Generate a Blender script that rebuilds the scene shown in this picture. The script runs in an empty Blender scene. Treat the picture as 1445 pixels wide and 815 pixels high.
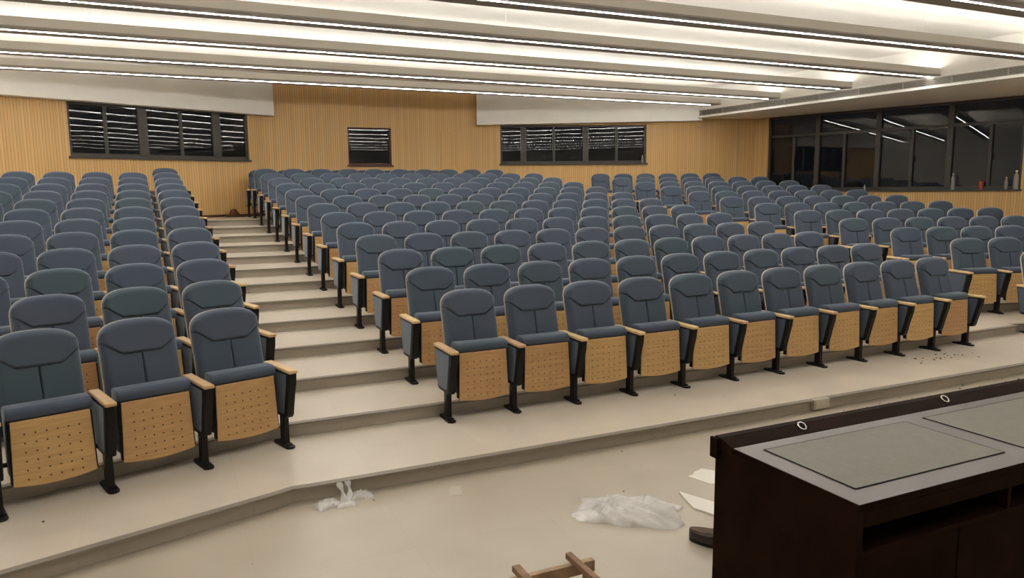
import bpy, bmesh, math, random
from mathutils import Vector, Matrix
random.seed(7)
S = bpy.context.scene
COL = S.collection
PI = math.pi

# ------------------------------------------------------------------ materials
def nodes_of(name):
    m = bpy.data.materials.new(name); m.use_nodes = True
    nt = m.node_tree; b = nt.nodes.get('Principled BSDF')
    return m, nt, b

def plain(name, col, rough=.5, metal=0., spec=.5, noise=0., nscale=8., sheen=0., coat=0.):
    m, nt, b = nodes_of(name)
    b.inputs['Roughness'].default_value = rough
    b.inputs['Metallic'].default_value = metal
    b.inputs['Specular IOR Level'].default_value = spec
    if sheen:
        b.inputs['Sheen Weight'].default_value = sheen
        b.inputs['Sheen Roughness'].default_value = .45
        b.inputs['Sheen Tint'].default_value = (.8, .85, .9, 1)
    if coat:
        b.inputs['Coat Weight'].default_value = coat; b.inputs['Coat Roughness'].default_value = .08
    if noise:
        tc = nt.nodes.new('ShaderNodeTexCoord'); n = nt.nodes.new('ShaderNodeTexNoise')
        n.inputs['Scale'].default_value = nscale; n.inputs['Detail'].default_value = 4
        r = nt.nodes.new('ShaderNodeValToRGB')
        r.color_ramp.elements[0].position = .3; r.color_ramp.elements[1].position = .7
        r.color_ramp.elements[0].color = tuple(max(0, c * (1 - noise)) for c in col) + (1,)
        r.color_ramp.elements[1].color = tuple(min(1, c * (1 + noise)) for c in col) + (1,)
        nt.links.new(tc.outputs['Object'], n.inputs['Vector'])
        nt.links.new(n.outputs['Fac'], r.inputs['Fac']); nt.links.new(r.outputs['Color'], b.inputs['Base Color'])
    else:
        b.inputs['Base Color'].default_value = tuple(col) + (1,)
    return m

def emit(name, col, strength):
    m, nt, b = nodes_of(name)
    b.inputs['Base Color'].default_value = (.8, .8, .8, 1)
    b.inputs['Emission Color'].default_value = tuple(col) + (1,)
    b.inputs['Emission Strength'].default_value = strength
    return m

def fabric_mat():
    m, nt, b = nodes_of('woven_fabric')
    b.inputs['Roughness'].default_value = .85
    b.inputs['Specular IOR Level'].default_value = .25
    b.inputs['Sheen Weight'].default_value = .65
    b.inputs['Sheen Roughness'].default_value = .35
    b.inputs['Sheen Tint'].default_value = (.75, .82, .9, 1)
    oi = nt.nodes.new('ShaderNodeObjectInfo')
    r = nt.nodes.new('ShaderNodeValToRGB')
    r.color_ramp.elements[0].color = FAB0; r.color_ramp.elements[1].color = FAB1
    e = r.color_ramp.elements.new(.5); e.color = FABM
    nt.links.new(oi.outputs['Random'], r.inputs['Fac'])
    tc = nt.nodes.new('ShaderNodeTexCoord'); n = nt.nodes.new('ShaderNodeTexNoise')
    n.inputs['Scale'].default_value = 320; n.inputs['Detail'].default_value = 2
    nt.links.new(tc.outputs['Object'], n.inputs['Vector'])
    mx = nt.nodes.new('ShaderNodeMix'); mx.data_type = 'RGBA'; mx.blend_type = 'MULTIPLY'
    mx.inputs['Factor'].default_value = .35
    nt.links.new(r.outputs['Color'], mx.inputs['A']); nt.links.new(n.outputs['Color'], mx.inputs['B'])
    nt.links.new(mx.outputs['Result'], b.inputs['Base Color'])
    bp = nt.nodes.new('ShaderNodeBump'); bp.inputs['Strength'].default_value = .15; bp.inputs['Distance'].default_value = .002
    nt.links.new(n.outputs['Fac'], bp.inputs['Height']); nt.links.new(bp.outputs['Normal'], b.inputs['Normal'])
    return m

def math_node(nt, op, a, b=None):
    n = nt.nodes.new('ShaderNodeMath'); n.operation = op
    for i, v in enumerate((a, b)):
        if v is None: continue
        if isinstance(v, (int, float)): n.inputs[i].default_value = v
        else: nt.links.new(v, n.inputs[i])
    return n.outputs[0]

def plywood_mat(name, c0, c1, holes=False):
    m, nt, b = nodes_of(name)
    b.inputs['Roughness'].default_value = .38
    tc = nt.nodes.new('ShaderNodeTexCoord')
    mp = nt.nodes.new('ShaderNodeMapping'); mp.inputs['Scale'].default_value = (2.0, 6, 26)
    n = nt.nodes.new('ShaderNodeTexNoise'); n.inputs['Scale'].default_value = 3; n.inputs['Detail'].default_value = 5
    oi = nt.nodes.new('ShaderNodeObjectInfo')
    ad = nt.nodes.new('ShaderNodeVectorMath'); ad.operation = 'ADD'
    sc = nt.nodes.new('ShaderNodeVectorMath'); sc.operation = 'SCALE'
    cb = nt.nodes.new('ShaderNodeCombineXYZ'); 
    for i in range(3): nt.links.new(oi.outputs['Random'], cb.inputs[i])
    nt.links.new(cb.outputs[0], sc.inputs[0]); sc.inputs['Scale'].default_value = 37
    nt.links.new(tc.outputs['Object'], mp.inputs['Vector']); nt.links.new(mp.outputs['Vector'], ad.inputs[0])
    nt.links.new(sc.outputs['Vector'], ad.inputs[1]); nt.links.new(ad.outputs['Vector'], n.inputs['Vector'])
    r = nt.nodes.new('ShaderNodeValToRGB')
    r.color_ramp.elements[0].position = .3; r.color_ramp.elements[1].position = .72
    r.color_ramp.elements[0].color = c0 + (1,); r.color_ramp.elements[1].color = c1 + (1,)
    nt.links.new(n.outputs['Fac'], r.inputs['Fac'])
    hsv = nt.nodes.new('ShaderNodeHueSaturation')
    v = math_node(nt, 'ADD', math_node(nt, 'MULTIPLY', oi.outputs['Random'], .22), .89)
    hu = math_node(nt, 'ADD', math_node(nt, 'MULTIPLY', oi.outputs['Random'], .02), .49)
    nt.links.new(v, hsv.inputs['Value']); nt.links.new(hu, hsv.inputs['Hue']); nt.links.new(r.outputs['Color'], hsv.inputs['Color'])
    out = hsv.outputs['Color']
    if holes:
        sx = nt.nodes.new('ShaderNodeSeparateXYZ'); nt.links.new(tc.outputs['Object'], sx.inputs[0])
        px, pz = .054, .052
        fx = math_node(nt, 'SUBTRACT', math_node(nt, 'FRACT', math_node(nt, 'DIVIDE', math_node(nt, 'ADD', sx.outputs['X'], 3 * px), px)), .5)
        fz = math_node(nt, 'SUBTRACT', math_node(nt, 'FRACT', math_node(nt, 'DIVIDE', math_node(nt, 'SUBTRACT', sx.outputs['Z'], .165), pz)), .5)
        dx = math_node(nt, 'MULTIPLY', fx, px); dz = math_node(nt, 'MULTIPLY', fz, pz)
        d = math_node(nt, 'SQRT', math_node(nt, 'ADD', math_node(nt, 'MULTIPLY', dx, dx), math_node(nt, 'MULTIPLY', dz, dz)))
        hole = math_node(nt, 'LESS_THAN', d, .0048)
        inx = math_node(nt, 'LESS_THAN', math_node(nt, 'ABSOLUTE', sx.outputs['X']), 3 * px)
        z0 = math_node(nt, 'GREATER_THAN', sx.outputs['Z'], .165); z1 = math_node(nt, 'LESS_THAN', sx.outputs['Z'], .165 + 6 * pz)
        for t in (inx, z0, z1): hole = math_node(nt, 'MULTIPLY', hole, t)
        mx = nt.nodes.new('ShaderNodeMix'); mx.data_type = 'RGBA'
        nt.links.new(hole, mx.inputs['Factor']); nt.links.new(out, mx.inputs['A'])
        mx.inputs['B'].default_value = (.035, .016, .008, 1)
        out = mx.outputs['Result']
    nt.links.new(out, b.inputs['Base Color'])
    return m

def slat_mat():
    m, nt, b = nodes_of('slatted_wood')
    b.inputs['Roughness'].default_value = .45
    tc = nt.nodes.new('ShaderNodeTexCoord'); sx = nt.nodes.new('ShaderNodeSeparateXYZ')
    nt.links.new(tc.outputs['Object'], sx.inputs[0])
    pitch = .050
    t = math_node(nt, 'DIVIDE', sx.outputs['X'], pitch)
    fr = math_node(nt, 'FRACT', t)
    groove = math_node(nt, 'LESS_THAN', fr, .24)
    cell = nt.nodes.new('ShaderNodeTexWhiteNoise'); cell.noise_dimensions = '1D'
    nt.links.new(math_node(nt, 'FLOOR', t), cell.inputs['W'])
    mp = nt.nodes.new('ShaderNodeMapping'); mp.inputs['Scale'].default_value = (40, 1, 1.2)
    n = nt.nodes.new('ShaderNodeTexNoise'); n.inputs['Scale'].default_value = 1.5; n.inputs['Detail'].default_value = 4
    nt.links.new(tc.outputs['Object'], mp.inputs['Vector']); nt.links.new(mp.outputs['Vector'], n.inputs['Vector'])
    f = math_node(nt, 'ADD', math_node(nt, 'MULTIPLY', n.outputs['Fac'], .6), math_node(nt, 'MULTIPLY', cell.outputs['Value'], .4))
    r = nt.nodes.new('ShaderNodeValToRGB')
    r.color_ramp.elements[0].position = .25; r.color_ramp.elements[1].position = .75
    r.color_ramp.elements[0].color = SLAT0; r.color_ramp.elements[1].color = SLAT1
    nt.links.new(f, r.inputs['Fac'])
    mx = nt.nodes.new('ShaderNodeMix'); mx.data_type = 'RGBA'
    nt.links.new(math_node(nt, 'MULTIPLY', groove, .34), mx.inputs['Factor'])
    nt.links.new(r.outputs['Color'], mx.inputs['A']); mx.inputs['B'].default_value = (.085, .038, .012, 1)
    nt.links.new(mx.outputs['Result'], b.inputs['Base Color'])
    bp = nt.nodes.new('ShaderNodeBump'); bp.inputs['Strength'].default_value = .5; bp.inputs['Distance'].default_value = .01
    nt.links.new(math_node(nt, 'SUBTRACT', 1.0, groove), bp.inputs['Height']); nt.links.new(bp.outputs['Normal'], b.inputs['Normal'])
    return m

def tile_mat(name, c0, c1, rough=.32, joint=.9):
    m, nt, b = nodes_of(name)
    b.inputs['Roughness'].default_value = rough
    b.inputs['Specular IOR Level'].default_value = .4
    tc = nt.nodes.new('ShaderNodeTexCoord')
    n = nt.nodes.new('ShaderNodeTexNoise'); n.inputs['Scale'].default_value = 2.2; n.inputs['Detail'].default_value = 6
    nt.links.new(tc.outputs['Object'], n.inputs['Vector'])
    r = nt.nodes.new('ShaderNodeValToRGB'); r.color_ramp.elements[0].position = .3; r.color_ramp.elements[1].position = .7
    r.color_ramp.elements[0].color = c0 + (1,); r.color_ramp.elements[1].color = c1 + (1,)
    nt.links.new(n.outputs['Fac'], r.inputs['Fac'])
    br = nt.nodes.new('ShaderNodeTexBrick'); br.offset = 0
    br.inputs['Scale'].default_value = 1; br.inputs['Brick Width'].default_value = .8; br.inputs['Row Height'].default_value = .8
    br.inputs['Mortar Size'].default_value = .0018; br.inputs['Mortar Smooth'].default_value = .2
    br.inputs['Color1'].default_value = (1, 1, 1, 1); br.inputs['Color2'].default_value = (.97, .97, .97, 1); br.inputs['Mortar'].default_value = (joint, joint, joint * .97, 1)
    nt.links.new(tc.outputs['Object'], br.inputs['Vector'])
    mx = nt.nodes.new('ShaderNodeMix'); mx.data_type = 'RGBA'; mx.blend_type = 'MULTIPLY'; mx.inputs['Factor'].default_value = 1
    nt.links.new(r.outputs['Color'], mx.inputs['A']); nt.links.new(br.outputs['Color'], mx.inputs['B'])
    nt.links.new(mx.outputs['Result'], b.inputs['Base Color'])
    return m

def glass_mat(name, tint=(.55, .55, .52), wav=.0, ior=1.5):
    m, nt, b = nodes_of(name)
    nt.nodes.remove(b)
    out = nt.nodes.get('Material Output')
    tr = nt.nodes.new('ShaderNodeBsdfTransparent'); tr.inputs['Color'].default_value = tint + (1,)
    gl = nt.nodes.new('ShaderNodeBsdfGlossy'); gl.inputs['Roughness'].default_value = 0.0
    fr = nt.nodes.new('ShaderNodeFresnel'); fr.inputs['IOR'].default_value = ior
    mx = nt.nodes.new('ShaderNodeMixShader')
    if wav:
        tc = nt.nodes.new('ShaderNodeTexCoord'); n = nt.nodes.new('ShaderNodeTexNoise'); n.inputs['Scale'].default_value = 1.6
        n.inputs['Detail'].default_value = 1
        bp = nt.nodes.new('ShaderNodeBump'); bp.inputs['Strength'].default_value = wav; bp.inputs['Distance'].default_value = .02
        nt.links.new(tc.outputs['Object'], n.inputs['Vector']); nt.links.new(n.outputs['Fac'], bp.inputs['Height'])
        nt.links.new(bp.outputs['Normal'], gl.inputs['Normal'])
    nt.links.new(fr.outputs['Fac'], mx.inputs['Fac']); nt.links.new(tr.outputs[0], mx.inputs[1]); nt.links.new(gl.outputs[0], mx.inputs[2])
    nt.links.new(mx.outputs[0], out.inputs['Surface'])
    return m

def film_mat(name='clear_plastic_film', op=.72):
    m, nt, b = nodes_of(name)
    nt.nodes.remove(b); out = nt.nodes.get('Material Output')
    tr = nt.nodes.new('ShaderNodeBsdfTransparent'); tr.inputs['Color'].default_value = (.96, .96, .95, 1)
    gl = nt.nodes.new('ShaderNodeBsdfGlossy'); gl.inputs['Roughness'].default_value = .18
    df = nt.nodes.new('ShaderNodeBsdfTranslucent'); df.inputs['Color'].default_value = (.97, .96, .94, 1)
    d2 = nt.nodes.new('ShaderNodeBsdfDiffuse'); d2.inputs['Color'].default_value = (.95, .94, .92, 1)
    a = nt.nodes.new('ShaderNodeMixShader'); a.inputs[0].default_value = .5
    nt.links.new(df.outputs[0], a.inputs[1]); nt.links.new(d2.outputs[0], a.inputs[2])
    c = nt.nodes.new('ShaderNodeMixShader'); c.inputs[0].default_value = .35
    nt.links.new(a.outputs[0], c.inputs[1]); nt.links.new(gl.outputs[0], c.inputs[2])
    e = nt.nodes.new('ShaderNodeMixShader'); e.inputs[0].default_value = op
    nt.links.new(tr.outputs[0], e.inputs[1]); nt.links.new(c.outputs[0], e.inputs[2])
    nt.links.new(e.outputs[0], out.inputs['Surface'])
    return m

FAB0 = (.083, .114, .161, 1); FABM = (.091, .113, .163, 1); FAB1 = (.081, .118, .149, 1)
SLAT0 = (.63, .388, .150, 1); SLAT1 = (.73, .468, .188, 1)
LED = (1.0, .965, .905)
M = dict(
    fabric=fabric_mat(),
    ply=plywood_mat('perforated_plywood', (.50, .29, .122), (.63, .39, .178), True),
    shell=plywood_mat('plywood_shell', (.46, .39, .30), (.60, .52, .41)),
    cap=plywood_mat('beech_cap', (.58, .38, .185), (.72, .50, .265)),
    black=plain('black_plastic', (.007, .006, .0065), .5, spec=.25),
    steel=plain('black_steel', (.007, .0055, .0055), .42, spec=.3),
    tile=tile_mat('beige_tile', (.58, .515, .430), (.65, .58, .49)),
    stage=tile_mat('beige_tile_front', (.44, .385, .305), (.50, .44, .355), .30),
    riser=tile_mat('riser_tile_shaded', (.45, .40, .33), (.51, .455, .38), .45),  # same tile as the treads, toned darker to carry the risers' shade
    nosing=plain('grey_nosing', (.23, .20, .165), .5),
    slat=slat_mat(),
    white=plain('white_paint', (.84, .825, .785), .6, noise=.03, nscale=1.5),
    beam=plain('beam_paint', (.56, .53, .475), .6),
    under=plain('shaded_grey_board', (.27, .245, .21), .6),  # trough undersides: darker than the beam paint, their shade put into the colour
    dark=plain('dark_underside', (.10, .085, .07), .6),
    led=emit('led_line', LED, 22.0), led_dim=emit('led_line_dimmed', LED, 9.0),
    cove=emit('led_cove', LED, 5.2), cove_dim=emit('led_cove_dimmed', LED, 4.0),
    frame=plain('bronze_aluminium', (.055, .050, .042), .4, .2),
    redframe=plain('reddish_frame', (.085, .028, .018), .45),
    glass=glass_mat('window_glass'),
    glass2=glass_mat('window_glass_wavy', wav=.025),
    grille=plain('grille_metal', (.40, .37, .32), .45),
    black_void=plain('duct_interior', (.02, .018, .015), .8),
    desk=plain('dark_stained_wood', (.017, .0078, .0046), .5, spec=.02, noise=.3, nscale=5),
    desktop=plain('dark_glossy_top', (.05, .030, .027), .30, spec=.7, coat=0),
    mat_=plain('grey_green_mat', (.160, .153, .126), .5, noise=.06, nscale=30),
    chrome=plain('chrome', (.8, .78, .76), .15, 1.0),
    oldwood=plain('weathered_wood', (.26, .15, .085), .7, noise=.4, nscale=14),
    palewood=plain('weathered_pale_wood', (.36, .24, .14), .7, noise=.35, nscale=14),
    brownshoe=plain('dark_brown_leather', (.018, .010, .008), .5, noise=.4, nscale=20),
    insole=plain('tan_insole', (.085, .045, .018), .7, noise=.4, nscale=25),
    board=plain('white_board', (.78, .75, .68), .6),
    film=film_mat(),
    plate=plain('ivory_plastic', (.52, .47, .38), .4),
    bottle=film_mat('clear_bottle_plastic', .38),
    cap_w=plain('white_plastic', (.8, .8, .78), .4),
    red=plain('orange_red_plastic', (.42, .085, .045), .4),
    pile=plain('reddish_brown_matter', (.10, .034, .016), .9, noise=.4, nscale=30),
    darkwood=plain('dark_brown_trim', (.07, .03, .015), .5),
    speck=plain('dark_grit', (.05, .038, .03), .9),
    cable=plain('pale_cable', (.42, .34, .25), .5),
)

# ------------------------------------------------------------------ helpers
def link(name, bm, mat, parent=None, smooth=False, bevel=0):
    me = bpy.data.meshes.new(name); bm.to_mesh(me); bm.free()
    o = bpy.data.objects.new(name, me); COL.objects.link(o)
    me.materials.append(mat)
    if smooth:
        for p in me.polygons: p.use_smooth = True
    if parent is not None: o.parent = parent
    if bevel:
        bv = o.modifiers.new('bevel', 'BEVEL'); bv.width = bevel; bv.segments = 2; bv.limit_method = 'ANGLE'
    return o

def empty(name, loc=(0, 0, 0), rz=0):
    o = bpy.data.objects.new(name, None); COL.objects.link(o); o.location = loc; o.rotation_euler = (0, 0, rz)
    o.empty_display_size = .1
    return o

def tag(o, label=None, cat=None, group=None, kind=None):
    if label: o['label'] = label
    if cat: o['category'] = cat
    if group: o['group'] = group
    if kind: o['kind'] = kind
    return o

def box(bm, x0, x1, y0, y1, z0, z1, mtx=None):
    vs = [bm.verts.new((x, y, z)) for z in (z0, z1) for y in (y0, y1) for x in (x0, x1)]
    if mtx is not None:
        for v in vs: v.co = mtx @ v.co
    for f in ((0, 2, 3, 1), (4, 5, 7, 6), (0, 1, 5, 4), (2, 6, 7, 3), (0, 4, 6, 2), (1, 3, 7, 5)):
        bm.faces.new([vs[i] for i in f])
    return vs

def prism(bm, pts, axis, a0, a1):
    """polygon pts (2d) extruded along axis: 'x' pts=(y,z); 'y' pts=(x,z); 'z' pts=(x,y)"""
    def mk(p, a):
        return {'x': (a, p[0], p[1]), 'y': (p[0], a, p[1]), 'z': (p[0], p[1], a)}[axis]
    A = [bm.verts.new(mk(p, a0)) for p in pts]; B = [bm.verts.new(mk(p, a1)) for p in pts]
    bm.faces.new(A[::-1]); bm.faces.new(B)
    n = len(pts)
    for i in range(n): bm.faces.new((A[i], A[(i + 1) % n], B[(i + 1) % n], B[i]))
    bmesh.ops.recalc_face_normals(bm, faces=bm.faces)

def lathe(bm, prof, seg=20, c=(0, 0, 0)):
    rings = []
    for r, z in prof:
        rings.append([bm.verts.new((c[0] + r * math.cos(2 * PI * i / seg), c[1] + r * math.sin(2 * PI * i / seg), c[2] + z)) for i in range(seg)])
    for a, b in zip(rings, rings[1:]):
        for i in range(seg): bm.faces.new((a[i], a[(i + 1) % seg], b[(i + 1) % seg], b[i]))
    bm.faces.new(rings[0][::-1]); bm.faces.new(rings[-1])

def tube(bm, pts, r, seg=8):
    rings = []
    for i, p in enumerate(pts):
        p = Vector(p); d = (Vector(pts[min(i + 1, len(pts) - 1)]) - Vector(pts[max(i - 1, 0)])).normalized()
        u = d.orthogonal().normalized(); w = d.cross(u)
        if i and rings:
            pu = (rings[-1][0].co - Vector(pts[i - 1])); pu = (pu - d * pu.dot(d)).normalized(); u = pu; w = d.cross(u)
        rings.append([bm.verts.new(p + r * (u * math.cos(2 * PI * k / seg) + w * math.sin(2 * PI * k / seg))) for k in range(seg)])
    for a, b in zip(rings, rings[1:]):
        for i in range(seg): bm.faces.new((a[i], a[(i + 1) % seg], b[(i + 1) % seg], b[i]))
    bm.faces.new(rings[0][::-1]); bm.faces.new(rings[-1])

# ------------------------------------------------------------------ measured layout
RISE, DEPTH, FLOOR_Z = .105, .8536, -.100
P = .56
LB = dict(th=.2944, x=-1.1976, y=-.0384, dx=-.0256, dy=.8442)     # block left of the stairs
RB = dict(th=-.2848, x=7.3995, y=.0451, dx=-.0192, dy=.8957)      # block by the windows
WY = 12.0
TW = math.radians(20)
KL = Vector((.114, WY, 0)); KR = Vector((5.36, WY, 0))
CR = Vector((11.82, 9.65, 0)); TS = math.radians(-15)
CL = Vector((-6.34, 9.65, 0))
CEIL, BEAMZ = 4.20, 3.70

# ------------------------------------------------------------------ floor and tiers
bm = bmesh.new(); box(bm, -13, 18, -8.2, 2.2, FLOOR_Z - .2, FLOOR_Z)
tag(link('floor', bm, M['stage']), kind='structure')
XL, XR = -9.5, 16.0
def nosing_line(k):
    """front edge of tier k as a plan polyline, from the far left to the window wall"""
    yc = k * DEPTH - .614 if k else -.73
    kx = -1.30 - .026 * k
    pts = [(XL, yc + (XL - kx) * math.tan(LB['th'])), (kx - .10, yc - .10 * math.tan(LB['th'])), (kx, yc + .008), (kx + .10, yc)]
    th = RB['th']; fx = RB['x'] + RB['dx'] * k; fy = RB['y'] + RB['dy'] * k
    ox = fx + .614 * math.sin(th); oy = fy - .614 * math.cos(th)
    ry = lambda x: oy + (x - ox) * math.tan(th)
    if k == 0:
        xi = ox + (yc - oy) / math.tan(th); pts += [(xi, yc)]
    else:
        xj = 7.3 if k == 1 else 6.9
        pts += [(xj, yc), (xj + .001, ry(xj))]
    pts += [(XR, ry(XR))]
    return pts
NT = 13
for k in range(NT):
    z = RISE * k
    fr = nosing_line(k)
    if k < NT - 1:
        bk = [(x, y + .34) for x, y in nosing_line(k + 1)]
        fr2 = fr; poly = fr2 + bk[::-1]
    else:
        poly = fr + [(XR, 16), (XL, 16)]
    # tier body: riser face plus tread on top (tread overhangs by a thin lip)
    bm = bmesh.new()
    A = [bm.verts.new((x, y, z)) for x, y in poly]
    B = [bm.verts.new((x, y, z - RISE - .001)) for x, y in poly]
    bm.faces.new(A); n = len(poly)
    for i in range(n): bm.faces.new((A[i], B[i], B[(i + 1) % n], A[(i + 1) % n]))
    bmesh.ops.recalc_face_normals(bm, faces=bm.faces)
    bmesh.ops.triangulate(bm, faces=[f for f in bm.faces if len(f.verts) > 4])
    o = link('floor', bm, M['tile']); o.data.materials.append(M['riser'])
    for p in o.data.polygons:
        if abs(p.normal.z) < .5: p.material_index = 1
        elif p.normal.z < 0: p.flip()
    tag(o, kind='structure')
    # nosing lip
    bm = bmesh.new()
    prev = None
    for (x, y) in fr:
        q = [bm.verts.new(v) for v in ((x, y - .040, z + .002), (x, y + .012, z + .002), (x, y + .012, z - .014), (x, y - .040, z - .014))]
        if prev:
            for i in range(4): bm.faces.new((prev[i], prev[(i + 1) % 4], q[(i + 1) % 4], q[i]))
        prev = q
    bmesh.ops.recalc_face_normals(bm, faces=bm.faces)
    tag(link('trim_%d' % (k + 1), bm, M['nosing']), kind='structure')

# ------------------------------------------------------------------ walls
def wall(name, P0, ang, s0, s1, z0, z1, holes, mat, th=.22):
    """wall with its inner face on the plan line through P0 at angle ang; room on the -y side in local axes"""
    bm = bmesh.new()
    xs = sorted({s0, s1} | {v for h in holes for v in h[:2]}); zs = sorted({z0, z1} | {v for h in holes for v in h[2:]})
    for a, b in zip(xs, xs[1:]):
        for c, d in zip(zs, zs[1:]):
            if any(h[0] <= a and b <= h[1] and h[2] <= c and d <= h[3] for h in holes): continue
            box(bm, a, b, 0, th, c, d)
    bmesh.ops.remove_doubles(bm, verts=bm.verts, dist=1e-5)
    dup = {}
    for f in list(bm.faces):                                     # drop the inner faces between boxes
        key = tuple(round(v, 4) for v in f.calc_center_median())
        if key in dup: bmesh.ops.delete(bm, geom=[f, dup[key]], context='FACES_ONLY')
        else: dup[key] = f
    o = link(name, bm, mat); o.location = P0; o.rotation_euler = (0, 0, ang)
    return tag(o, kind='structure')

wl = (-3.772, -.346, 2.46, 3.45); wr = (.369, 4.057, 2.415, 3.36); wc = (1.84, 2.855, 2.371, 3.226)
LLEN = (KL - CL).length; RLEN = (CR - KR).length
aL = math.atan2(KL.y - CL.y, KL.x - CL.x); aR = math.atan2(CR.y - KR.y, CR.x - KR.x)
wall('wall_back_left', KL, TW, -LLEN - .3, 0, -.2, 4.35, [wl], M['slat'])
wall('wall_back', Vector((KL.x, WY, 0)), 0, 0, KR.x - KL.x, -.2, 4.35, [wc], M['slat'])
wall('wall_back_right', KR, -TW, 0, RLEN + .15, -.2, 4.35, [wr], M['slat'])
SILL, HEAD, TRANS = 1.69, 3.50, 3.02
# window wall: local x runs from the back corner towards the front of the room
dirw = Vector((-math.sin(-TS) * -1, 0, 0))
angW = math.atan2(-math.cos(TS), -math.sin(TS))                  # from the back corner towards the front
wsx = (.377, 5.906)
wall('wall_right', CR, angW, -.2, 18.5, -.2, 4.35, [(wsx[0], wsx[1], SILL, HEAD)], M['slat'])
for o in (bpy.data.objects['wall_right'],):
    # the outside must lie away from the room: check the local +y side
    m = Matrix.Rotation(angW, 4, 'Z'); 
    if (m @ Vector((0, 1, 0))).x < 0:
        for v in o.data.vertices: v.co.y = -v.co.y
        o.data.flip_normals()
angWL = math.atan2(-math.cos(TS), math.sin(TS))
wall('wall_left', CL, angWL, -.2, 18.5, -.2, 4.35, [], M['white'])
bm = bmesh.new(); box(bm, -13, 18, -8.4, -8.2, -.3, 4.35)
tag(link('wall_front', bm, M['white']), kind='structure')
bm = bmesh.new(); box(bm, -13, 18, -8.4, 13, CEIL, CEIL + .15)
tag(link('ceiling', bm, M['white']), kind='structure')

# baseboard seen at the top of the stairs
bm = bmesh.new(); box(bm, -1.6, 0, -.018, 0, 1.26, 1.31)
o = link('baseboard_left', bm, M['darkwood']); o.location = KL; o.rotation_euler = (0, 0, TW); tag(o, kind='structure')
bm = bmesh.new(); box(bm, KL.x, KR.x, WY - .018, WY, 1.26, 1.31)
tag(link('baseboard_back', bm, M['darkwood']), kind='structure')

# ------------------------------------------------------------------ windows
def window(name, P0, ang, ext, mull, fmat, glass, depth=.10, rec=.03, transom=None, side=1, fw=.045, sill=.0, minor=()):
    s0, s1, z0, z1 = ext
    r = empty(name, P0, ang); tag(r, kind='structure')
    y0, y1 = (rec, rec + depth) if side > 0 else (-rec - depth, -rec)
    e = .001
    bm = bmesh.new()
    box(bm, s0 + e, s1 - e, y0, y1, z0 + e, z0 + fw * 1.4); box(bm, s0 + e, s1 - e, y0, y1, z1 - fw, z1 - e)
    box(bm, s0 + e, s0 + fw, y0, y1, z0 + e, z1 - e); box(bm, s1 - fw, s1 - e, y0, y1, z0 + e, z1 - e)
    for (s, w) in mull: box(bm, s - w / 2, s + w / 2, y0, y1, z0 + e, z1 - e)
    if transom: box(bm, s0 + e, s1 - e, y0, y1, transom - .03, transom + .03)
    link('window_frame', bm, fmat, r, bevel=.004)
    for (s, w) in minor:
        bm = bmesh.new(); q = .012 * (1 if side > 0 else -1)
        box(bm, s - w / 2, s + w / 2, min(y0 + q, y1 - q), max(y0 + q, y1 - q), z0 + fw, (transom or z1) - .02)
        link('sash_bar', bm, fmat, r, bevel=.004)
    if sill:
        bm = bmesh.new(); ya, yb = (-.05, rec) if side > 0 else (-rec, .05)
        box(bm, s0 - .03, s1 + .03, ya, yb, z0 - sill, z0 + .002)
        link('window_sill', bm, fmat, r, bevel=.003)
    xs = [s0] + sorted([m_[0] for m_ in mull] + [m_[0] for m_ in minor]) + [s1]
    ym = (y0 + y1) / 2
    for a, b in zip(xs, xs[1:]):
        bm = bmesh.new(); box(bm, a + .004, b - .004, ym - .003, ym + .003, z0 + .02, (transom or z1) - .02)
        link('pane', bm, glass, r)
    if transom:
        xs = [s0] + sorted(m_[0] for m_ in mull) + [s1]
        for a, b in zip(xs, xs[1:]):
            bm = bmesh.new(); box(bm, a + .004, b - .004, ym - .003, ym + .003, transom + .02, z1 - .02)
            link('pane', bm, glass, r)
    return r
window('window_1', KL, TW, wl, [(-2.463, .17), (-1.011, .17)], M['frame'], M['glass2'], sill=.035, minor=[(-3.13, .06), (-1.73, .06)])
window('window_2', Vector((KL.x, WY, 0)), 0, wc, [], M['redframe'], M['glass'], rec=.05, fw=.035, sill=.03)
window('window_3', KR, -TW, wr, [(.95, .14), (2.52, .14)], M['frame'], M['glass2'], sill=.035, minor=[(1.715, .06), (3.306, .06)])
side = -1 if (Matrix.Rotation(angW, 4, 'Z') @ Vector((0, 1, 0))).x < 0 else 1
w4 = window('window_4', CR, angW, (wsx[0], wsx[1], SILL, HEAD), [(1.657, .11), (3.082, .11), (4.564, .11)], M['frame'], M['glass'],
       depth=.12, transom=TRANS, side=side, fw=.05, sill=.03, minor=[(1.05, .06), (2.316, .06), (3.812, .06), (5.315, .06)])
for zc, sb in ((2.35, 1.08), (2.35, 2.35), (2.35, 3.85), (2.35, 5.35)):
    bm = bmesh.new(); box(bm, sb - .012, sb + .012, (-.03 if side > 0 else .0), (.0 if side > 0 else .03), zc - .06, zc + .06)
    o = link('window_handle', bm, M['frame'], w4)
    o.location.y = .03 * side

# dark night outside: sill-level slab is not needed; world stays nearly black
# concealed flush door leaf in the back wall
bm = bmesh.new(); box(bm, 4.20, 4.80, WY - .012, WY, 1.265, 3.17)
tag(link('door_1', bm, M['slat']), kind='structure')

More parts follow.
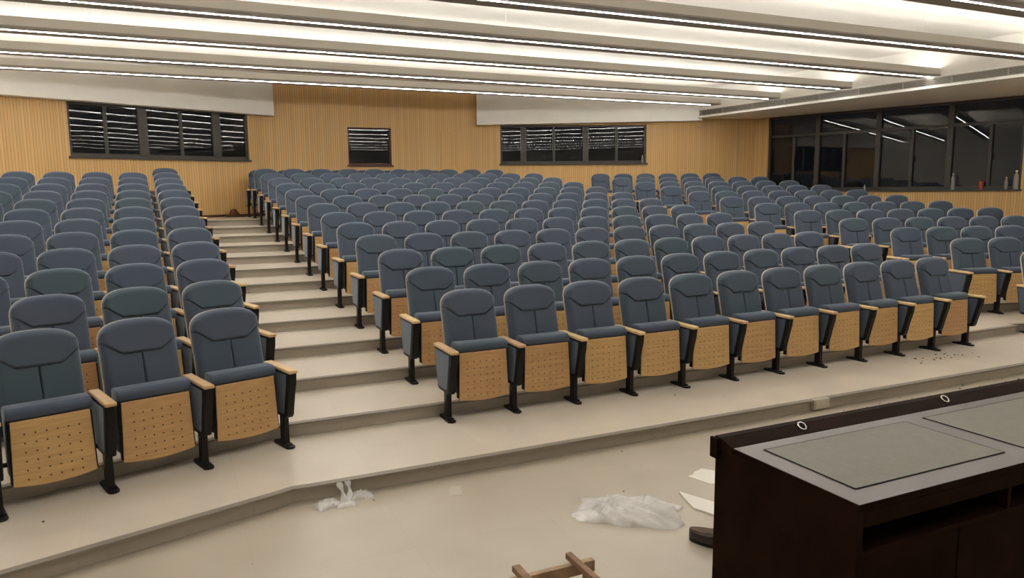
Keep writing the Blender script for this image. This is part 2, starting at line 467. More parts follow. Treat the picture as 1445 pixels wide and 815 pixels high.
# ------------------------------------------------------------------ back wall soffits
def soffit(name, a, b, za, zb, back):
    """white dropped box: face from a to b in plan, bottom heights za, zb, depth back along the wall normal"""
    bm = bmesh.new()
    q = []
    for (p, z) in ((a, za), (b, zb)):
        pb = (p[0] + back[0], p[1] + back[1])
        q.append([bm.verts.new((p[0], p[1], z)), bm.verts.new((pb[0], pb[1], z)), bm.verts.new((pb[0], pb[1], CEIL)), bm.verts.new((p[0], p[1], CEIL))])
    for i in range(4): bm.faces.new((q[0][i], q[0][(i + 1) % 4], q[1][(i + 1) % 4], q[1][i]))
    bm.faces.new(q[0][::-1]); bm.faces.new(q[1])
    bmesh.ops.recalc_face_normals(bm, faces=bm.faces)
    o = link(name, bm, M['white']); return tag(o, kind='structure')
nl = (-math.sin(TW) * .25, math.cos(TW) * .25); nr = (math.sin(TW) * .25, math.cos(TW) * .25)
soffit('trim_20', (-6.2, 9.435), (.341, 11.817), 3.475, 3.409, nl)
soffit('trim_21', (5.075, 11.838), (10.35, 9.918), 3.346, 3.442, nr)

# soffit over the windows, with its long air grille
dS = Vector((11.12 - 10.63, 2.7 - 10.41)).normalized()
A0 = Vector((10.24, 10.35)); A1 = A0 + dS * 18.2
bm = bmesh.new()
def wallx(y): return CR.x + (CR.y - y) * math.tan(-TS) - .005
for (zlo, zhi, inset) in ((3.5, 3.545, -.012), (3.685, CEIL, 0)):
    pl = [(A0.x + inset, A0.y), (A1.x + inset, A1.y), (wallx(A1.y), A1.y), (wallx(9.65), 9.65), (10.95, 9.95)]
    prism(bm, pl, 'z', zlo, zhi)
pl = [(A0.x + .10, A0.y), (A1.x + .10, A1.y), (wallx(A1.y) - .02, A1.y), (wallx(9.65) - .02, 9.65), (10.9, 9.94)]
prism(bm, pl, 'z', 3.545, 3.685)
tag(link('trim_22', bm, M['white']), kind='structure')
g = empty('air_grille', (A0.x, A0.y, 0), math.atan2(dS.y, dS.x))
tag(g, 'long horizontal-slat air grille along the edge of the lowered ceiling above the windows', 'vent')
LG = 15.0
def gbox(bm, x0, x1, y0, y1, z0, z1): box(bm, x0, x1, y0, y1, z0, z1)
bm = bmesh.new(); gbox(bm, .3, LG, .090, .097, 3.547, 3.683); link('duct_backing', bm, M['black_void'], g)
bm = bmesh.new()
for z in (3.552, 3.678): gbox(bm, .3, LG, .0, .012, z - .006, z + .005)
for i in range(17):
    x = .3 + i * (LG - .3) / 16; gbox(bm, x - .008, x + .008, .0, .012, 3.548, 3.682)
link('grille_frame', bm, M['grille'], g)
bm = bmesh.new()
for i in range(7):
    z = 3.562 + i * .0172
    gbox(bm, .3, LG, .006, .030, z, z + .007)
link('slat', bm, M['grille'], g)

# ------------------------------------------------------------------ ceiling light troughs
def trough(a, b, label, dim=False):
    """a, b: plan ends of the visible light line"""
    a = Vector(a); b = Vector(b); d = (b - a); L = d.length
    r = empty('ceiling_light', (a.x, a.y, BEAMZ), math.atan2(d.y, d.x))
    tag(r, label, 'ceiling light', 'light troughs across the ceiling')
    f, k = -.19, .24
    e = .16
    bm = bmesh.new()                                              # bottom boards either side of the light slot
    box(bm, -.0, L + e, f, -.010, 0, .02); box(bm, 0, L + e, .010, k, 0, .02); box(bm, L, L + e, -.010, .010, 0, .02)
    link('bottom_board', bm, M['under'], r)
    bm = bmesh.new(); box(bm, 0, L + e, -.022, .022, .03, .04)
    box(bm, 0, L + e, f, f + .018, .02, .125); box(bm, 0, L + e, k - .018, k, .02, .125); box(bm, L + e - .018, L + e, f + .018, k - .018, .02, .125)
    link('trough', bm, M['beam'], r)
    bm = bmesh.new(); box(bm, .05, L, -.009, .009, -.004, .0295)
    link('light_line', bm, M['led_dim' if dim else 'led'], r)
    bm = bmesh.new(); box(bm, .05, L + e - .06, f + .05, f + .056, .07, .115)
    link('cove_strip', bm, M['cove_dim' if dim else 'cove'], r)
    bm = bmesh.new(); box(bm, .05, L + e - .06, k - .056, k - .05, .07, .115)
    link('cove_strip', bm, M['cove_dim' if dim else 'cove'], r)
    for i in range(3):
        x = (i + .5) * L / 3
        bm = bmesh.new(); box(bm, x - .0012, x + .0012, .150, .1524, .02, CEIL - BEAMZ); link('hanger', bm, M['white'], r)
    return r
ordw = ['first', 'second', 'third', 'fourth', 'fifth', 'sixth', 'seventh', 'eighth', 'ninth', 'tenth', 'eleventh', 'twelfth', 'thirteenth', 'fourteenth']
XB = -6.0
lines = [((-4.068, 8.699), (9.812, 8.985)), ((-3.815, 7.209), (10.261, 7.598)), ((-3.533, 5.542), (10.40, 5.808)), ((-2.632, 3.771), (10.63, 4.03)),
         ((1.443, 2.10), (10.75, 2.05)), ((6.903, .20), (10.9, .22)), ((0, -1.65), (11, -1.65)), ((0, -3.5), (11, -3.5)), ((0, -5.4), (11.1, -5.4))]
for i, (a, b) in enumerate(lines):
    s = (b[1] - a[1]) / (b[0] - a[0]); a2 = (XB, a[1] + (XB - a[0]) * s)
    lab = 'white ceiling trough with a glowing line, %s counted from the back wall' % ordw[i]
    trough(a2, b, lab, i > 5)

# ------------------------------------------------------------------ the auditorium chair (one prototype, its parts shared by all copies)
LEAN = math.radians(14.5); BB = Vector((0, .262, .40)); BL = .592; W0 = .226; RC = .140; NE = 2.75
def back_pt(x, s, h):
    """point of the backrest: across x, up the slope s, h in front of the shell plane"""
    lum = -.010 * math.sin(PI * min(1, max(0, s / BL)))
    hh = h - lum * 0
    return (x, BB.y + s * math.sin(LEAN) - hh * math.cos(LEAN) + .012 * (s / BL - .5) ** 2, BB.z + s * math.cos(LEAN) + hh * math.sin(LEAN))
def top_s(x, w0=W0, L=BL, rc=RC):
    a = min(1, abs(x) / w0)
    return L - rc + rc * max(0, 1 - a ** NE) ** (1 / NE) * 1.0
SE0, SE1 = .372, .452
def seam_s(x):
    a = abs(x)
    if a < .115: return SE0
    return SE0 + (SE1 - SE0) * min(1, (a - .115) / .10)
def fall(d, r):
    t = min(1, max(0, d / r)); return math.sqrt(max(0, 1 - (1 - t) ** 2))
def colx(i, nu):
    t = 2 * i / nu - 1; t = math.copysign(abs(t) ** 1.4, t)
    return W0 * math.sin(PI * .5 * t)
def cushion(lowf, highf, part, nu=56, nv=30):
    bm = bmesh.new(); grid = []
    for j in range(nv + 1):
        v = .5 - .5 * math.cos(PI * j / nv); row = []
        for i in range(nu + 1):
            x = colx(i, nu)
            lo, hi = lowf(x), highf(x); s = lo + (hi - lo) * v
            d_out = W0 - abs(x)
            if part == 'head': d_out = min(d_out, (hi - s)); d_seam = s - lo
            else:
                d_out = min(d_out, s + .01); d_seam = min(hi - s, abs(x))
            T = .078 + (.010 if part == 'head' else .004 * math.sin(PI * v))
            h = T * (.18 + .82 * fall(d_out, .050)) * (1 - .50 * (1 - fall(d_seam, .008)))
            row.append(bm.verts.new(back_pt(x, s, h)))
        grid.append(row)
    for j in range(nv):
        for i in range(nu): bm.faces.new((grid[j][i], grid[j][i + 1], grid[j + 1][i + 1], grid[j + 1][i]))
    # close down to the shell plane
    edge = [grid[0][i] for i in range(nu + 1)] + [grid[j][nu] for j in range(1, nv + 1)] + [grid[nv][i] for i in range(nu - 1, -1, -1)] + [grid[j][0] for j in range(nv - 1, 0, -1)]
    par = []
    for j, i in [(0, i) for i in range(nu + 1)] + [(j, nu) for j in range(1, nv + 1)] + [(nv, i) for i in range(nu - 1, -1, -1)] + [(j, 0) for j in range(nv - 1, 0, -1)]:
        v = .5 - .5 * math.cos(PI * j / nv); x = colx(i, nu)
        lo, hi = lowf(x), highf(x); par.append(bm.verts.new(back_pt(x, lo + (hi - lo) * v, .001)))
    n = len(edge)
    for i in range(n):
        try: bm.faces.new((edge[(i + 1) % n], edge[i], par[i], par[(i + 1) % n]))
        except ValueError: pass
    bmesh.ops.remove_doubles(bm, verts=bm.verts, dist=1e-4)
    bmesh.ops.recalc_face_normals(bm, faces=bm.faces)
    return bm
def shell_bm():
    bm = bmesh.new(); w = W0 + .003; nu, nv = 30, 12; F = []; Bk = []
    for side_, h in ((F, 0.0), (Bk, -.015)):
        for j in range(nv + 1):
            v = j / nv; row = []
            for i in range(nu + 1):
                x = w * math.sin(PI * (i / nu - .5)); hi = top_s(x, w, BL + .003, RC)
                s = -.03 + (hi + .03) * v
                row.append(bm.verts.new(back_pt(x, s, h)))
            side_.append(row)
    for j in range(nv):
        for i in range(nu):
            bm.faces.new((F[j][i], F[j][i + 1], F[j + 1][i + 1], F[j + 1][i])); bm.faces.new((Bk[j][i + 1], Bk[j][i], Bk[j + 1][i], Bk[j + 1][i + 1]))
    per = [(0, i) for i in range(nu + 1)] + [(j, nu) for j in range(1, nv + 1)] + [(nv, i) for i in range(nu - 1, -1, -1)] + [(j, 0) for j in range(nv - 1, 0, -1)]
    for a, b in zip(per, per[1:] + per[:1]): bm.faces.new((F[b[0]][b[1]], F[a[0]][a[1]], Bk[a[0]][a[1]], Bk[b[0]][b[1]]))
    bmesh.ops.recalc_face_normals(bm, faces=bm.faces)
    return bm

def bake(o):
    dg = bpy.context.evaluated_depsgraph_get(); me = bpy.data.meshes.new_from_object(o.evaluated_get(dg))
    o.modifiers.clear(); o.data = me
    return o

proto = empty('auditorium_chair')
back = link('backrest', cushion(lambda x: 0.0, seam_s, 'low'), M['fabric'], proto, True)
link('headrest', cushion(seam_s, top_s, 'head'), M['fabric'], back, True)
link('back_shell', shell_bm(), M['shell'], back, True)
# folded seat: fabric pad standing on edge, plywood panel on its front, black pan between
bm = bmesh.new()
def arc(cy, cz, r, a0, a1, n=6): return [(cy + r * math.cos(a0 + (a1 - a0) * i / n), cz + r * math.sin(a0 + (a1 - a0) * i / n)) for i in range(n + 1)]
prof = [(.100, .530), (.062, .530)] + arc(.092, .562, .036, PI * 1.06, PI * .5) + arc(.172, .566, .034, PI * .5, 0) + arc(.176, .23, .030, 0, -PI * .5) + [(.110, .200)]
prism(bm, prof, 'x', -.214, .214)
seat = link('seat', bm, M['fabric'], proto, True, .012); seat.modifiers['bevel'].segments = 3
def panel_pts(w0, w1, z0, z1, sag):
    pts = [(-w1, z1), (-w0, z0)]
    n = 10
    for i in range(1, n): 
        u = -1 + 2 * i / n; pts.append((u * w0, z0 - sag * (1 - u * u)))
    pts += [(w0, z0), (w1, z1)]
    return pts
def tilt(bm, y0):
    for v in bm.verts: v.co.y += -.020 * (v.co.z - .34) / .19 * -1 * .0 + (.53 - v.co.z) * -.03
bm = bmesh.new(); prism(bm, panel_pts(.208, .197, .163, .528, .020), 'y', .052, .064); tilt(bm, 0)
link('seat_panel', bm, M['ply'], seat, False, .003)
bm = bmesh.new(); prism(bm, panel_pts(.216, .208, .175, .520, .012), 'y', .066, .094); tilt(bm, 0)
tube(bm, [(-.252, .17, .262), (.243, .17, .262)], .014)
link('seat_pan', bm, M['black'], seat)
def arm(par, X):
    prof = [(-.066, .548), (.330, .548), (.262, .236), (.236, .222), (.022, .222), (.004, .245), (-.034, .40), (-.058, .48)]
    bm = bmesh.new(); prism(bm, prof, 'x', X - .028, X + .028)
    fr = link('arm_frame', bm, M['black'], par, False, .006)
    bm = bmesh.new()
    ins = [(-.022, .536), (.310, .536), (.248, .250), (.046, .250), (.036, .268), (.004, .40), (-.014, .47)]
    for sgn in (-1, 1):
        a, b = sorted((X + sgn * .025, X + sgn * .0312)); prism(bm, ins, 'x', a, b)
    link('side_panel', bm, M['fabric'], fr, False, .003)
    bm = bmesh.new(); box(bm, X - .033, X + .033, -.078, .338, .5485, .574)
    c = link('armrest', bm, M['cap'], fr, False, .009); c.modifiers['bevel'].segments = 3
    bm = bmesh.new()
    pts = [(.070, .0), (.150, .0), (.142, .05), (.140, .23), (.076, .23), (.078, .05)]
    prism(bm, pts, 'x', X - .021, X + .021)
    lg = link('leg', bm, M['steel'], par, False, .005)
    bm = bmesh.new()
    n = 8; fp = []
    for i in range(n + 1): t = PI + PI * i / n; fp.append((X + .034 * math.cos(t), .034 + .034 * math.sin(t)))
    for i in range(n + 1): t = PI * i / n; fp.append((X + .034 * math.cos(t), .216 + .034 * math.sin(t)))
    prism(bm, fp, 'z', .0, .015); box(bm, X - .026, X + .026, .05, .19, .015, .026)
    link('foot_plate', bm, M['steel'], lg, False, .003)
arm(proto, -P / 2)
bpy.context.view_layer.update()
for o in list(proto.children_recursive):
    if o.modifiers: bake(o)
# spare right-hand arm for the chair that ends a row
endkit = empty('end_arm_kit'); arm(endkit, P / 2)
bpy.context.view_layer.update()
for o in list(endkit.children_recursive):
    if o.modifiers: bake(o)

def copy_children(src, dst):
    for ch in list(src.children):
        c = ch.copy(); COL.objects.link(c); c.parent = dst
        copy_children(ch, c)
def place_chair(x, y, z, rz, label, group, end=False):
    r = proto.copy(); COL.objects.link(r); r.location = (x, y, z); r.rotation_euler = (0, 0, rz)
    copy_children(proto, r)
    if end: copy_children(endkit, r)
    return tag(r, label, 'chair', group)

ORD = ordw
def label(block, k, j, end):
    row = 'front row' if k == 0 else '%s row back' % ORD[k]
    return 'blue folded %s, %s, %s from the stair aisle' % (block, row, ORD[j])
pitch_row = lambda k: P if k < 2 else .5575
# centre block
NC = {12: 10, 13: 8}
for k in range(14):
    n = NC.get(k, 11); pt = pitch_row(k); z = RISE * min(k, 12)
    for j in range(n):
        place_chair(-.0265 * k + .004 + (j + .5) * pt, k * DEPTH, z, 0,
                    'blue auditorium chair in the centre block, %s, %s from the stair aisle' % ('front row' if k == 0 else ORD[k] + ' row back', ORD[j]),
                    'auditorium chairs of the centre block', j == n - 1)
# block left of the stairs (counted from the stair aisle)
NLB = [3, 3, 4, 4, 4, 4, 5, 5, 5, 5, 5, 5, 1]
c, s = math.cos(LB['th']), math.sin(LB['th'])
for k, n in enumerate(NLB):
    for j in range(n):
        lx = -(j + .5) * P
        place_chair(LB['x'] + LB['dx'] * k + c * lx, LB['y'] + LB['dy'] * k + s * lx, RISE * k, LB['th'],
                    'blue auditorium chair in the block left of the stairs, %s, %s from the stairs' % ('front row' if k == 0 else ORD[k] + ' row', ORD[j]),
                    'auditorium chairs left of the stairs', j == 0)
# block by the windows (counted from its inner aisle)
NRB = [1, 2, 4, 6, 7, 7, 7, 7, 7, 7, 7, 6]
c, s = math.cos(RB['th']), math.sin(RB['th'])
for k, n in enumerate(NRB):
    for j in range(n):
        lx = (j + .5) * P
        place_chair(RB['x'] + RB['dx'] * k + c * lx, RB['y'] + RB['dy'] * k + s * lx, RISE * k, RB['th'],
                    'blue auditorium chair in the block beside the windows, %s, %s from its inner aisle' % ('front row' if k == 0 else ORD[k] + ' row', ORD[j]),
                    'auditorium chairs beside the windows', j == n - 1)
for o in list(proto.children_recursive) + [proto] + list(endkit.children_recursive) + [endkit]:
    bpy.data.objects.remove(o)

# ------------------------------------------------------------------ lectern desk
DX0, DX1, DY0, DY1, DZ = .285, 2.70, -3.42, -2.77, .65
d = empty('lectern_desk', (DX0, DY0, FLOOR_Z)); tag(d, 'dark glossy wooden lecture desk with two grey inset mats', 'desk')
L, D, Ht = DX1 - DX0, DY1 - DY0, DZ - FLOOR_Z
bm = bmesh.new(); box(bm, .0, .03, .0, D + .115, 0, Ht - .030); link('side_panel', bm, M['desk'], d, bevel=.003)
bm = bmesh.new(); box(bm, L - .03, L, .0, D + .115, 0, Ht - .030); link('side_panel', bm, M['desk'], d, bevel=.003)
bm = bmesh.new(); box(bm, 0, L, 0, D, Ht - .030, Ht - .0015); dt = link('desk_top', bm, M['desk'], d, bevel=.002)
bm = bmesh.new(); box(bm, .001, L - .001, .001, D - .001, Ht - .0015, Ht); link('glossy_surface', bm, M['desktop'], dt)
bm = bmesh.new(); prism(bm, [(D + .001, Ht - .029), (D + .001, Ht + .001), (D + .080, Ht + .024), (D + .118, Ht + .024), (D + .118, Ht - .029)], 'x', -.004, L + .004); rim = link('back_ledge', bm, M['desk'], d, bevel=.002)
for x_ in (-.016, L + .001):
    bm = bmesh.new(); box(bm, x_, x_ + .015, D + .085, D + .135, Ht - .076, Ht + .018); link('ledge_end', bm, M['desk'], rim, bevel=.003)
bm = bmesh.new(); box(bm, .031, L - .031, D + .09, D + .112, 0, Ht - .031); link('front_board', bm, M['desk'], d)
bm = bmesh.new(); box(bm, .03, L - .03, .0, .018, Ht - .092, Ht - .031); link('apron', bm, M['desk'], d)
bm = bmesh.new(); box(bm, .03, L - .03, .02, D - .031, Ht - .215, Ht - .197); link('shelf', bm, M['desk'], d, bevel=.002)
for x in (.90, 1.52, 2.1):
    bm = bmesh.new(); box(bm, x - .009, x + .009, .02, D - .031, Ht - .197, Ht - .0925); link('divider', bm, M['desk'], d)
for x0 in (.03, .62, 1.21, 1.80):
    bm = bmesh.new(); box(bm, x0 + .002, x0 + .583, .035, .053, .06, Ht - .218); dr = link('cupboard_door', bm, M['desk'], d, bevel=.003)
bm = bmesh.new(); box(bm, .03, L - .03, .06, D - .031, 0, .055); link('plinth', bm, M['desk'], d)
for x0 in (.392, 1.402):
    bm = bmesh.new(); box(bm, x0 - DX0, x0 - DX0 + .876, .108, .572, Ht, Ht + .003); mo = link('inset_mat', bm, M['mat_'], d)
    mo['label'] = 'grey-green writing mat'
    bm = bmesh.new()
    a, b_, c_, e_ = x0 - DX0 - .004, x0 - DX0 + .880, .104, .576
    for q in ((a, b_, c_, .108), (a, b_, .572, e_), (a, a + .004, c_, e_), (b_ - .004, b_, c_, e_)): box(bm, q[0], q[1], q[2], q[3], Ht, Ht + .0035)
    link('mat_edge', bm, M['black'], mo)
for x in (.735, 1.735):
    bm = bmesh.new(); pts = []
    R_, r_ = .020, .0038
    seg, sg = 28, 8; rings = []
    for i in range(seg):
        t = 2 * PI * i / seg; rings.append([bm.verts.new(((R_ + r_ * math.cos(2 * PI * q / sg)) * math.cos(t), r_ * math.sin(2 * PI * q / sg), (R_ + r_ * math.cos(2 * PI * q / sg)) * math.sin(t))) for q in range(sg)])
    for i in range(seg):
        for q in range(sg): bm.faces.new((rings[i][q], rings[i][(q + 1) % sg], rings[(i + 1) % seg][(q + 1) % sg], rings[(i + 1) % seg][q]))
    bmesh.ops.recalc_face_normals(bm, faces=bm.faces)
    o = link('grommet_ring', bm, M['chrome'], rim, True); o.location = (x - DX0, D + .048, Ht + .022); o.rotation_euler = (-math.radians(52), 0, 0)
    o['label'] = 'chrome ring'

# ------------------------------------------------------------------ things on the front floor
def crumple(nx, ny, sx, sy, hz, seed, ridge=7):
    rnd = random.Random(seed); bm = bmesh.new(); g_ = []
    ph = [(rnd.uniform(3, 11) , rnd.uniform(3, 11), rnd.uniform(0, 6.28)) for _ in range(7)]
    for j in range(ny + 1):
        row = []
        for i in range(nx + 1):
            u = 2 * i / nx - 1; v = 2 * j / ny - 1
            sh = max(0, 1 - u * u) ** .6 * max(0, 1 - v * v) ** .6
            f = sum(abs(math.sin(a * u + b * v + c_)) for a, b, c_ in ph) / 7
            jag = 1 + .05 * math.sin(5 * math.atan2(v, u) + seed) + .04 * math.sin(11 * math.atan2(v, u))
            row.append(bm.verts.new((sx * u * jag + rnd.uniform(-.003, .003), sy * v * jag + rnd.uniform(-.003, .003), .002 + hz * sh * (.25 + 1.1 * (1 - f) ** 1.2) + rnd.uniform(0, .004) * sh)))
        g_.append(row)
    for j in range(ny):
        for i in range(nx): bm.faces.new((g_[j][i], g_[j][i + 1], g_[j + 1][i + 1], g_[j + 1][i]))
    return bm
o = link('plastic_film', crumple(46, 26, .30, .165, .12, 3), M['film'], None, True)
o.location = (.435, -1.745, FLOOR_Z); o.rotation_euler = (0, 0, math.radians(-38))
tag(o, 'crumpled clear plastic film lying on the front floor beside the desk', 'plastic film')
pw = empty('plastic_wrap', (-1.02, -.84, FLOOR_Z)); tag(pw, 'torn clear plastic wrap hanging over the lowest step edge', 'plastic wrap')
o = link('crumpled_end', crumple(20, 14, .075, .05, .055, 11), M['film'], pw, True); o.location = (-.10, -.02, 0); o.rotation_euler = (0, 0, .3)
o = link('crumpled_end', crumple(20, 14, .075, .045, .05, 5), M['film'], pw, True); o.location = (.11, .025, 0)
bm = bmesh.new()
for k_, (xa, xb) in enumerate(((-.02, .005), (.03, .055))):
    g_ = []
    for i in range(13):
        t = i / 12; zz = .100 - .095 * t; yy = .075 - .05 * t - .05 * t * t; w_ = .014 + .006 * math.sin(9 * t + k_)
        xm = (xa + xb) / 2 + .02 * t * math.sin(3 * t + k_)
        g_.append([bm.verts.new((xm - w_, yy - .004, zz)), bm.verts.new((xm, yy - .012, zz)), bm.verts.new((xm + w_, yy, zz))])
    for a, b_ in zip(g_, g_[1:]):
        bm.faces.new((a[0], a[1], b_[1], b_[0])); bm.faces.new((a[1], a[2], b_[2], b_[1]))
link('hanging_strip', bm, M['film'], pw, True)
o = link('crumpled_end', crumple(18, 10, .06, .035, .03, 8), M['film'], pw, True); o.location = (.0, -.06, 0)

def sheet(name, pts, z, t, mat, label_, cat):
    bm = bmesh.new(); prism(bm, pts, 'z', z, z + t); o = link(name, bm, mat); return tag(o, label_, cat)
sheet('foam_board', [(.815, -1.86), (.885, -1.63), (1.10, -2.15), (.975, -2.28)], FLOOR_Z, .012, M['board'], 'long white board strip on the floor, running behind the desk', 'board')
sheet('paper_sheet', [(1.10, -1.44), (1.155, -1.43), (1.185, -1.40), (1.272, -1.372), (1.47, -1.62), (1.42, -1.70), (1.15, -1.60)], FLOOR_Z, .003, M['board'], 'white torn paper sheet on the floor, farthest back behind the desk corner', 'paper')
sheet('paper_scrap', [(-.358, -.905), (-.292, -.93), (-.335, -1.07), (-.408, -1.05)], FLOOR_Z, .0015, M['plate'], 'small pale paper scrap on the floor near the lowest step', 'paper')

# shoe lying beside the desk
sh = empty('shoe', (.560, -2.145, FLOOR_Z), math.radians(-54)); sh.scale = (1.15, 1.25, 1.25); tag(sh, 'dark brown shoe lying on the floor, half hidden by the desk', 'shoe')
def shoe_ring(x):
    t = x / .27
    w = .046 * (1 - (2 * abs(t - .38)) ** 3.2) ** .5 if abs(t - .38) < .5 else .0
    if t > .62: w = .036 * max(0, 1 - ((t - .62) / .38) ** 3) ** .5
    return w
bm = bmesh.new(); rings = []
for i in range(19):
    x = .002 + .266 * i / 18; t = i / 18
    w = .047 * math.sqrt(max(.02, 1 - abs((t - .42) / .44) ** 3)) if t < .42 else .047 - .009 * (t - .42) / .58 if t < .9 else .042 * math.sqrt(max(.04, 1 - ((t - .86) / .15) ** 2))
    if t < .42: w = .047 * math.sqrt(max(.03, 1 - ((.42 - t) / .43) ** 1.7))
    rings.append((x, w))
def band(z0f, z1f, wf0, wf1, cap):
    bm = bmesh.new(); lo = []; hi = []
    for x, w in rings:
        lo.append((x, w * wf0)); hi.append((x, w * wf1))
    def loop(pts, zf): return [bm.verts.new((x, -w, zf(x))) for x, w in pts] + [bm.verts.new((x, w, zf(x))) for x, w in pts[::-1]]
    A = loop(lo, z0f); B = loop(hi, z1f); n = len(A)
    for i in range(n): bm.faces.new((A[i], A[(i + 1) % n], B[(i + 1) % n], B[i]))
    bm.faces.new(A[::-1]); bm.faces.new(B)
    bmesh.ops.recalc_face_normals(bm, faces=bm.faces)
    return bm
link('sole', band(lambda x: .0, lambda x: .018, .9, 1.0, 1), M['black'], sh, True)
link('upper', band(lambda x: .018, lambda x: .046 + .03 * max(0, (x - .09) / .18), 1.0, .96, 1), M['brownshoe'], sh, False)
bm = band(lambda x: .046 + .03 * max(0, (x - .09) / .18), lambda x: .052 + .03 * max(0, (x - .09) / .18), .84, .72, 1)
link('insole', bm, M['insole'], sh)

# rough wooden trestle at the bottom of the view
fz = .12
t = empty('wooden_frame', (-.462, -2.435, FLOOR_Z)); tag(t, 'rough wooden trestle frame standing on the floor at the bottom edge', 'wooden frame')
H1 = fz - FLOOR_Z
def bar(name, a, b_, w, h, mat):
    a = Vector(a); b_ = Vector(b_); dd = b_ - a; Lb = dd.length
    bm = bmesh.new(); m_ = Matrix.Translation(a) @ dd.to_track_quat('X', 'Z').to_matrix().to_4x4()
    box(bm, 0, Lb, -w / 2, w / 2, -h / 2, h / 2, m_); return link(name, bm, mat, t, bevel=.003)
bar('rail', (-.24, -.02, H1 - .035), (.235, -.02, H1 - .035), .030, .055, M['palewood'])
bar('rail', (-.24, -.50, H1 - .035), (.235, -.50, H1 - .035), .030, .055, M['palewood'])
bar('batten', (-.128, .035, H1 + .006), (-.128, -.54, H1 + .006), .038, .028, M['oldwood'])
bar('batten', (.135, .035, H1 + .006), (.135, -.54, H1 + .006), .030, .028, M['oldwood'])
bar('stretcher', (-.20, -.18, H1 - .09), (.20, -.18, H1 - .09), .09, .02, M['palewood'])
for x in (-.20, .20):
    for y in (-.02, -.50):
        bar('leg', (x, y, 0), (x, y, H1 - .063), .03, .03, M['oldwood'])
    bar('cross_rail', (x, -.04, H1 - .115), (x, -.48, H1 - .115), .03, .03, M['oldwood'])

# outlet box on the first riser
ob = empty('floor_outlet', (3.025, -.732, -.085)); tag(ob, 'ivory socket box fixed to the riser of the lowest step', 'socket')
bm = bmesh.new(); box(bm, -.089, .089, -.040, .0, 0, .088); link('box', bm, M['plate'], ob, bevel=.005)
bm = bmesh.new(); box(bm, -.075, .075, -.044, -.0402, .012, .078); link('cover_plate', bm, M['plate'], ob, bevel=.001)

# grit swept along the lowest step: nobody could count it
bm = bmesh.new(); rnd = random.Random(5)
def grit(cx, cy, z, sx, sy, n, r=.006):
    for _ in range(n):
        x = cx + rnd.gauss(0, sx); y = cy + rnd.gauss(0, sy); q = .62 * r * rnd.uniform(.5, 1.6)
        m_ = Matrix.Translation((x, y, z + q * .4)) @ Matrix.Rotation(rnd.uniform(0, 6), 4, 'Z') @ Matrix.Diagonal((q * rnd.uniform(.8, 1.8), q, q * .6, 1))
        bmesh.ops.create_icosphere(bm, subdivisions=1, radius=1, matrix=m_)
grit(5.25, -.20, 0, .28, .07, 26, .010); grit(4.4, -.86, FLOOR_Z, .45, .05, 14, .010); grit(3.6, -.86, FLOOR_Z, .25, .03, 10, .007)
grit(5.5, -.86, FLOOR_Z, .3, .05, 9, .008)
for (x, y, z, r) in ((3.2, -.85, FLOOR_Z, .008), (.925, -1.244, FLOOR_Z, .008), (.588, -1.458, FLOOR_Z, .007), (.976, -.86, FLOOR_Z, .007), (-.85, -.90, FLOOR_Z, .008), (2.35, -.35, 0, .008), (2.0, -.12, 0, .009), (-2.6, -.62, 0, .012), (-1.6, -1.4, FLOOR_Z, .007)):
    grit(x, y, z, .002, .002, 1, r)
o = link('debris', bm, M['speck']); tag(o, 'dark grit and crumbs scattered along the lowest step', 'debris', kind='stuff')

# pile against the wood wall at the top of the stairs
pi_ = empty('debris_heap', (-.61, 11.46, 1.26)); tag(pi_, 'small reddish-brown heap against the wood wall at the top of the stairs', 'heap')
bm = bmesh.new(); box(bm, -.19, .22, -.06, .14, 0, .022); link('base_board', bm, M['darkwood'], pi_, bevel=.003)
bm = bmesh.new(); rg = []
for (r_, z_) in ((.115, .022), (.105, .06), (.082, .11), (.055, .15), (.02, .17)):
    rg.append([bm.verts.new((r_ * math.cos(2 * PI * i / 16) * (1 + .12 * math.sin(5 * i + z_ * 40)), .04 + r_ * .75 * math.sin(2 * PI * i / 16), z_)) for i in range(16)])
for a, b_ in zip(rg, rg[1:]):
    for i in range(16): bm.faces.new((a[i], a[(i + 1) % 16], b_[(i + 1) % 16], b_[i]))
bm.faces.new(rg[-1]); bm.faces.new(rg[0][::-1])
link('heap', bm, M['pile'], pi_, True)

# bottles and cup on the window sills
def bottle(x, y, z, h, r, label_, grp='bottles on the window sills'):
    b_ = empty('water_bottle', (x, y, z)); tag(b_, label_, 'bottle', grp)
    bm = bmesh.new()
    lathe(bm, [(r * .9, 0), (r, h * .03), (r, h * .40), (r * .90, h * .45), (r, h * .50), (r, h * .62), (r * .75, h * .78), (r * .36, h * .88), (r * .36, h * .93)], 20)
    link('body', bm, M['bottle'], b_, True)
    bm = bmesh.new(); lathe(bm, [(r * .45, h * .92), (r * .45, h * .995), (r * .38, h)], 16); link('bottle_cap', bm, M['cap_w'], b_, True)
fwd = Vector((-math.sin(TS), -math.cos(TS), 0)) ; inw = Vector((-math.cos(TS), math.sin(TS), 0))
def on_sill(s_, off=.022): p = CR + fwd * s_ + inw * off; return p.x, p.y, SILL + .002
def s_of(y): return (CR.y - y) / math.cos(TS)
for (y, h, r, lb) in ((5.115, .34, .040, 'tall clear plastic bottle standing alone on the sill of the big side window'),
                      (4.017, .37, .043, 'tallest clear plastic bottle, at the end of the side window sill'),
                      (4.18, .24, .031, 'short clear plastic bottle beside the tallest one on the side sill'),
                      (6.88, .12, .022, 'tiny clear bottle standing alone midway along the side window sill')):
    x_, y_, z_ = on_sill(s_of(y)); bottle(x_, y_, z_, h, r, lb)
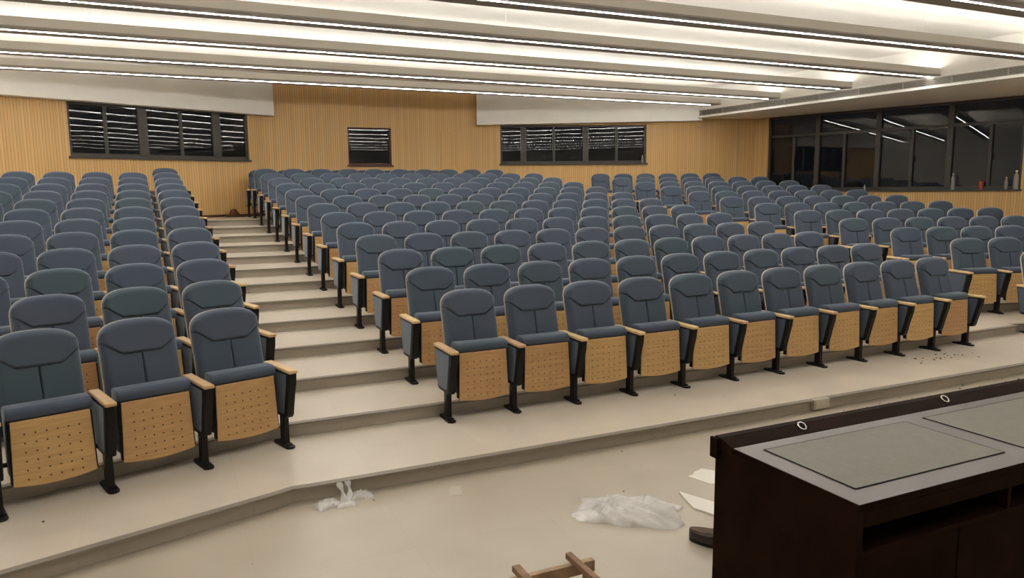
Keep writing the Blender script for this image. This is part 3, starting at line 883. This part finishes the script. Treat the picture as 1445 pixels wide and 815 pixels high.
p = KR + Vector((math.cos(-TW), math.sin(-TW), 0)) * 3.955 + Vector((-math.sin(TW), -math.cos(TW), 0)) * .022
bottle(p.x, p.y, wr[2] + .002, .19, .026, 'small clear bottle on the sill of the wide back window')
x_, y_, z_ = on_sill(s_of(4.605)); cu = empty('cup', (x_, y_, z_)); tag(cu, 'orange-red plastic cup with lid on the side window sill', 'cup')
bm = bmesh.new(); lathe(bm, [(.034, 0), (.038, .02), (.043, .115), (.043, .12)], 20); link('body', bm, M['red'], cu, True)
bm = bmesh.new(); lathe(bm, [(.045, .12), (.045, .135), (.036, .145), (.034, .165)], 20); link('lid', bm, M['red'], cu, True)

# loose cables in the back corner
nb = Vector((-math.sin(TW), -math.cos(TW), 0))
q = Vector((11.399, 9.802, 0)) + nb * .012
bm = bmesh.new(); tube(bm, [(q.x, q.y, 2.0), (q.x, q.y, 2.6), (q.x + .005, q.y, 3.2), (q.x, q.y, 3.498)], .010)
tag(link('cable', bm, M['cable']), 'thin pale cable running straight down the wood wall near the corner', 'cable')
q = Vector((10.46, 9.96, 0))
bm = bmesh.new(); tube(bm, [(q.x, q.y, 3.50), (q.x + .01, q.y - .01, 3.38), (q.x - .02, q.y - .02, 3.30), (q.x - .16, q.y - .02, 3.26), (q.x - .24, q.y + .0, 3.28)], .009)
tag(link('cable', bm, M['cable']), 'short curled cable end dangling under the lowered ceiling corner', 'cable')

# ------------------------------------------------------------------ world, camera, view
w = bpy.data.worlds.new('World'); S.world = w; w.use_nodes = True
w.node_tree.nodes['Background'].inputs[0].default_value = (.02, .022, .03, 1); w.node_tree.nodes['Background'].inputs[1].default_value = .15
f_px, pitch, roll, yaw = 1044.483, .1329, -.0093, .4322
cam = bpy.data.cameras.new('camera'); co = bpy.data.objects.new('camera', cam); COL.objects.link(co)
cp, sp = math.cos(pitch), math.sin(pitch); cw, sw = math.cos(yaw), math.sin(yaw); cr, sr = math.cos(roll), math.sin(roll)
fw_ = Vector((sw * cp, cw * cp, -sp)); rt = Vector((cw, -sw, 0)); up = rt.cross(fw_)
r2 = cr * rt + sr * up; u2 = -sr * rt + cr * up
mtx = Matrix((r2, u2, -fw_)).transposed().to_4x4(); mtx.translation = Vector((-1.8775, -5.1791, 1.7705))
co.matrix_world = mtx
cam.sensor_fit = 'HORIZONTAL'; cam.sensor_width = 36; cam.lens = 36 * f_px / 1445; cam.clip_start = .05
S.camera = co
S.view_settings.view_transform = 'Standard'
try: S.view_settings.look = 'None'
except Exception: pass
S.view_settings.exposure = 1.62; S.view_settings.gamma = 1.0; S.view_settings.use_curve_mapping = False
try:
    S.cycles.use_denoising = True; S.cycles.max_bounces = 8; S.cycles.diffuse_bounces = 5; S.cycles.glossy_bounces = 4; S.cycles.transparent_max_bounces = 8
    S.cycles.caustics_reflective = False; S.cycles.caustics_refractive = False; S.cycles.sample_clamp_indirect = 6
except Exception: pass
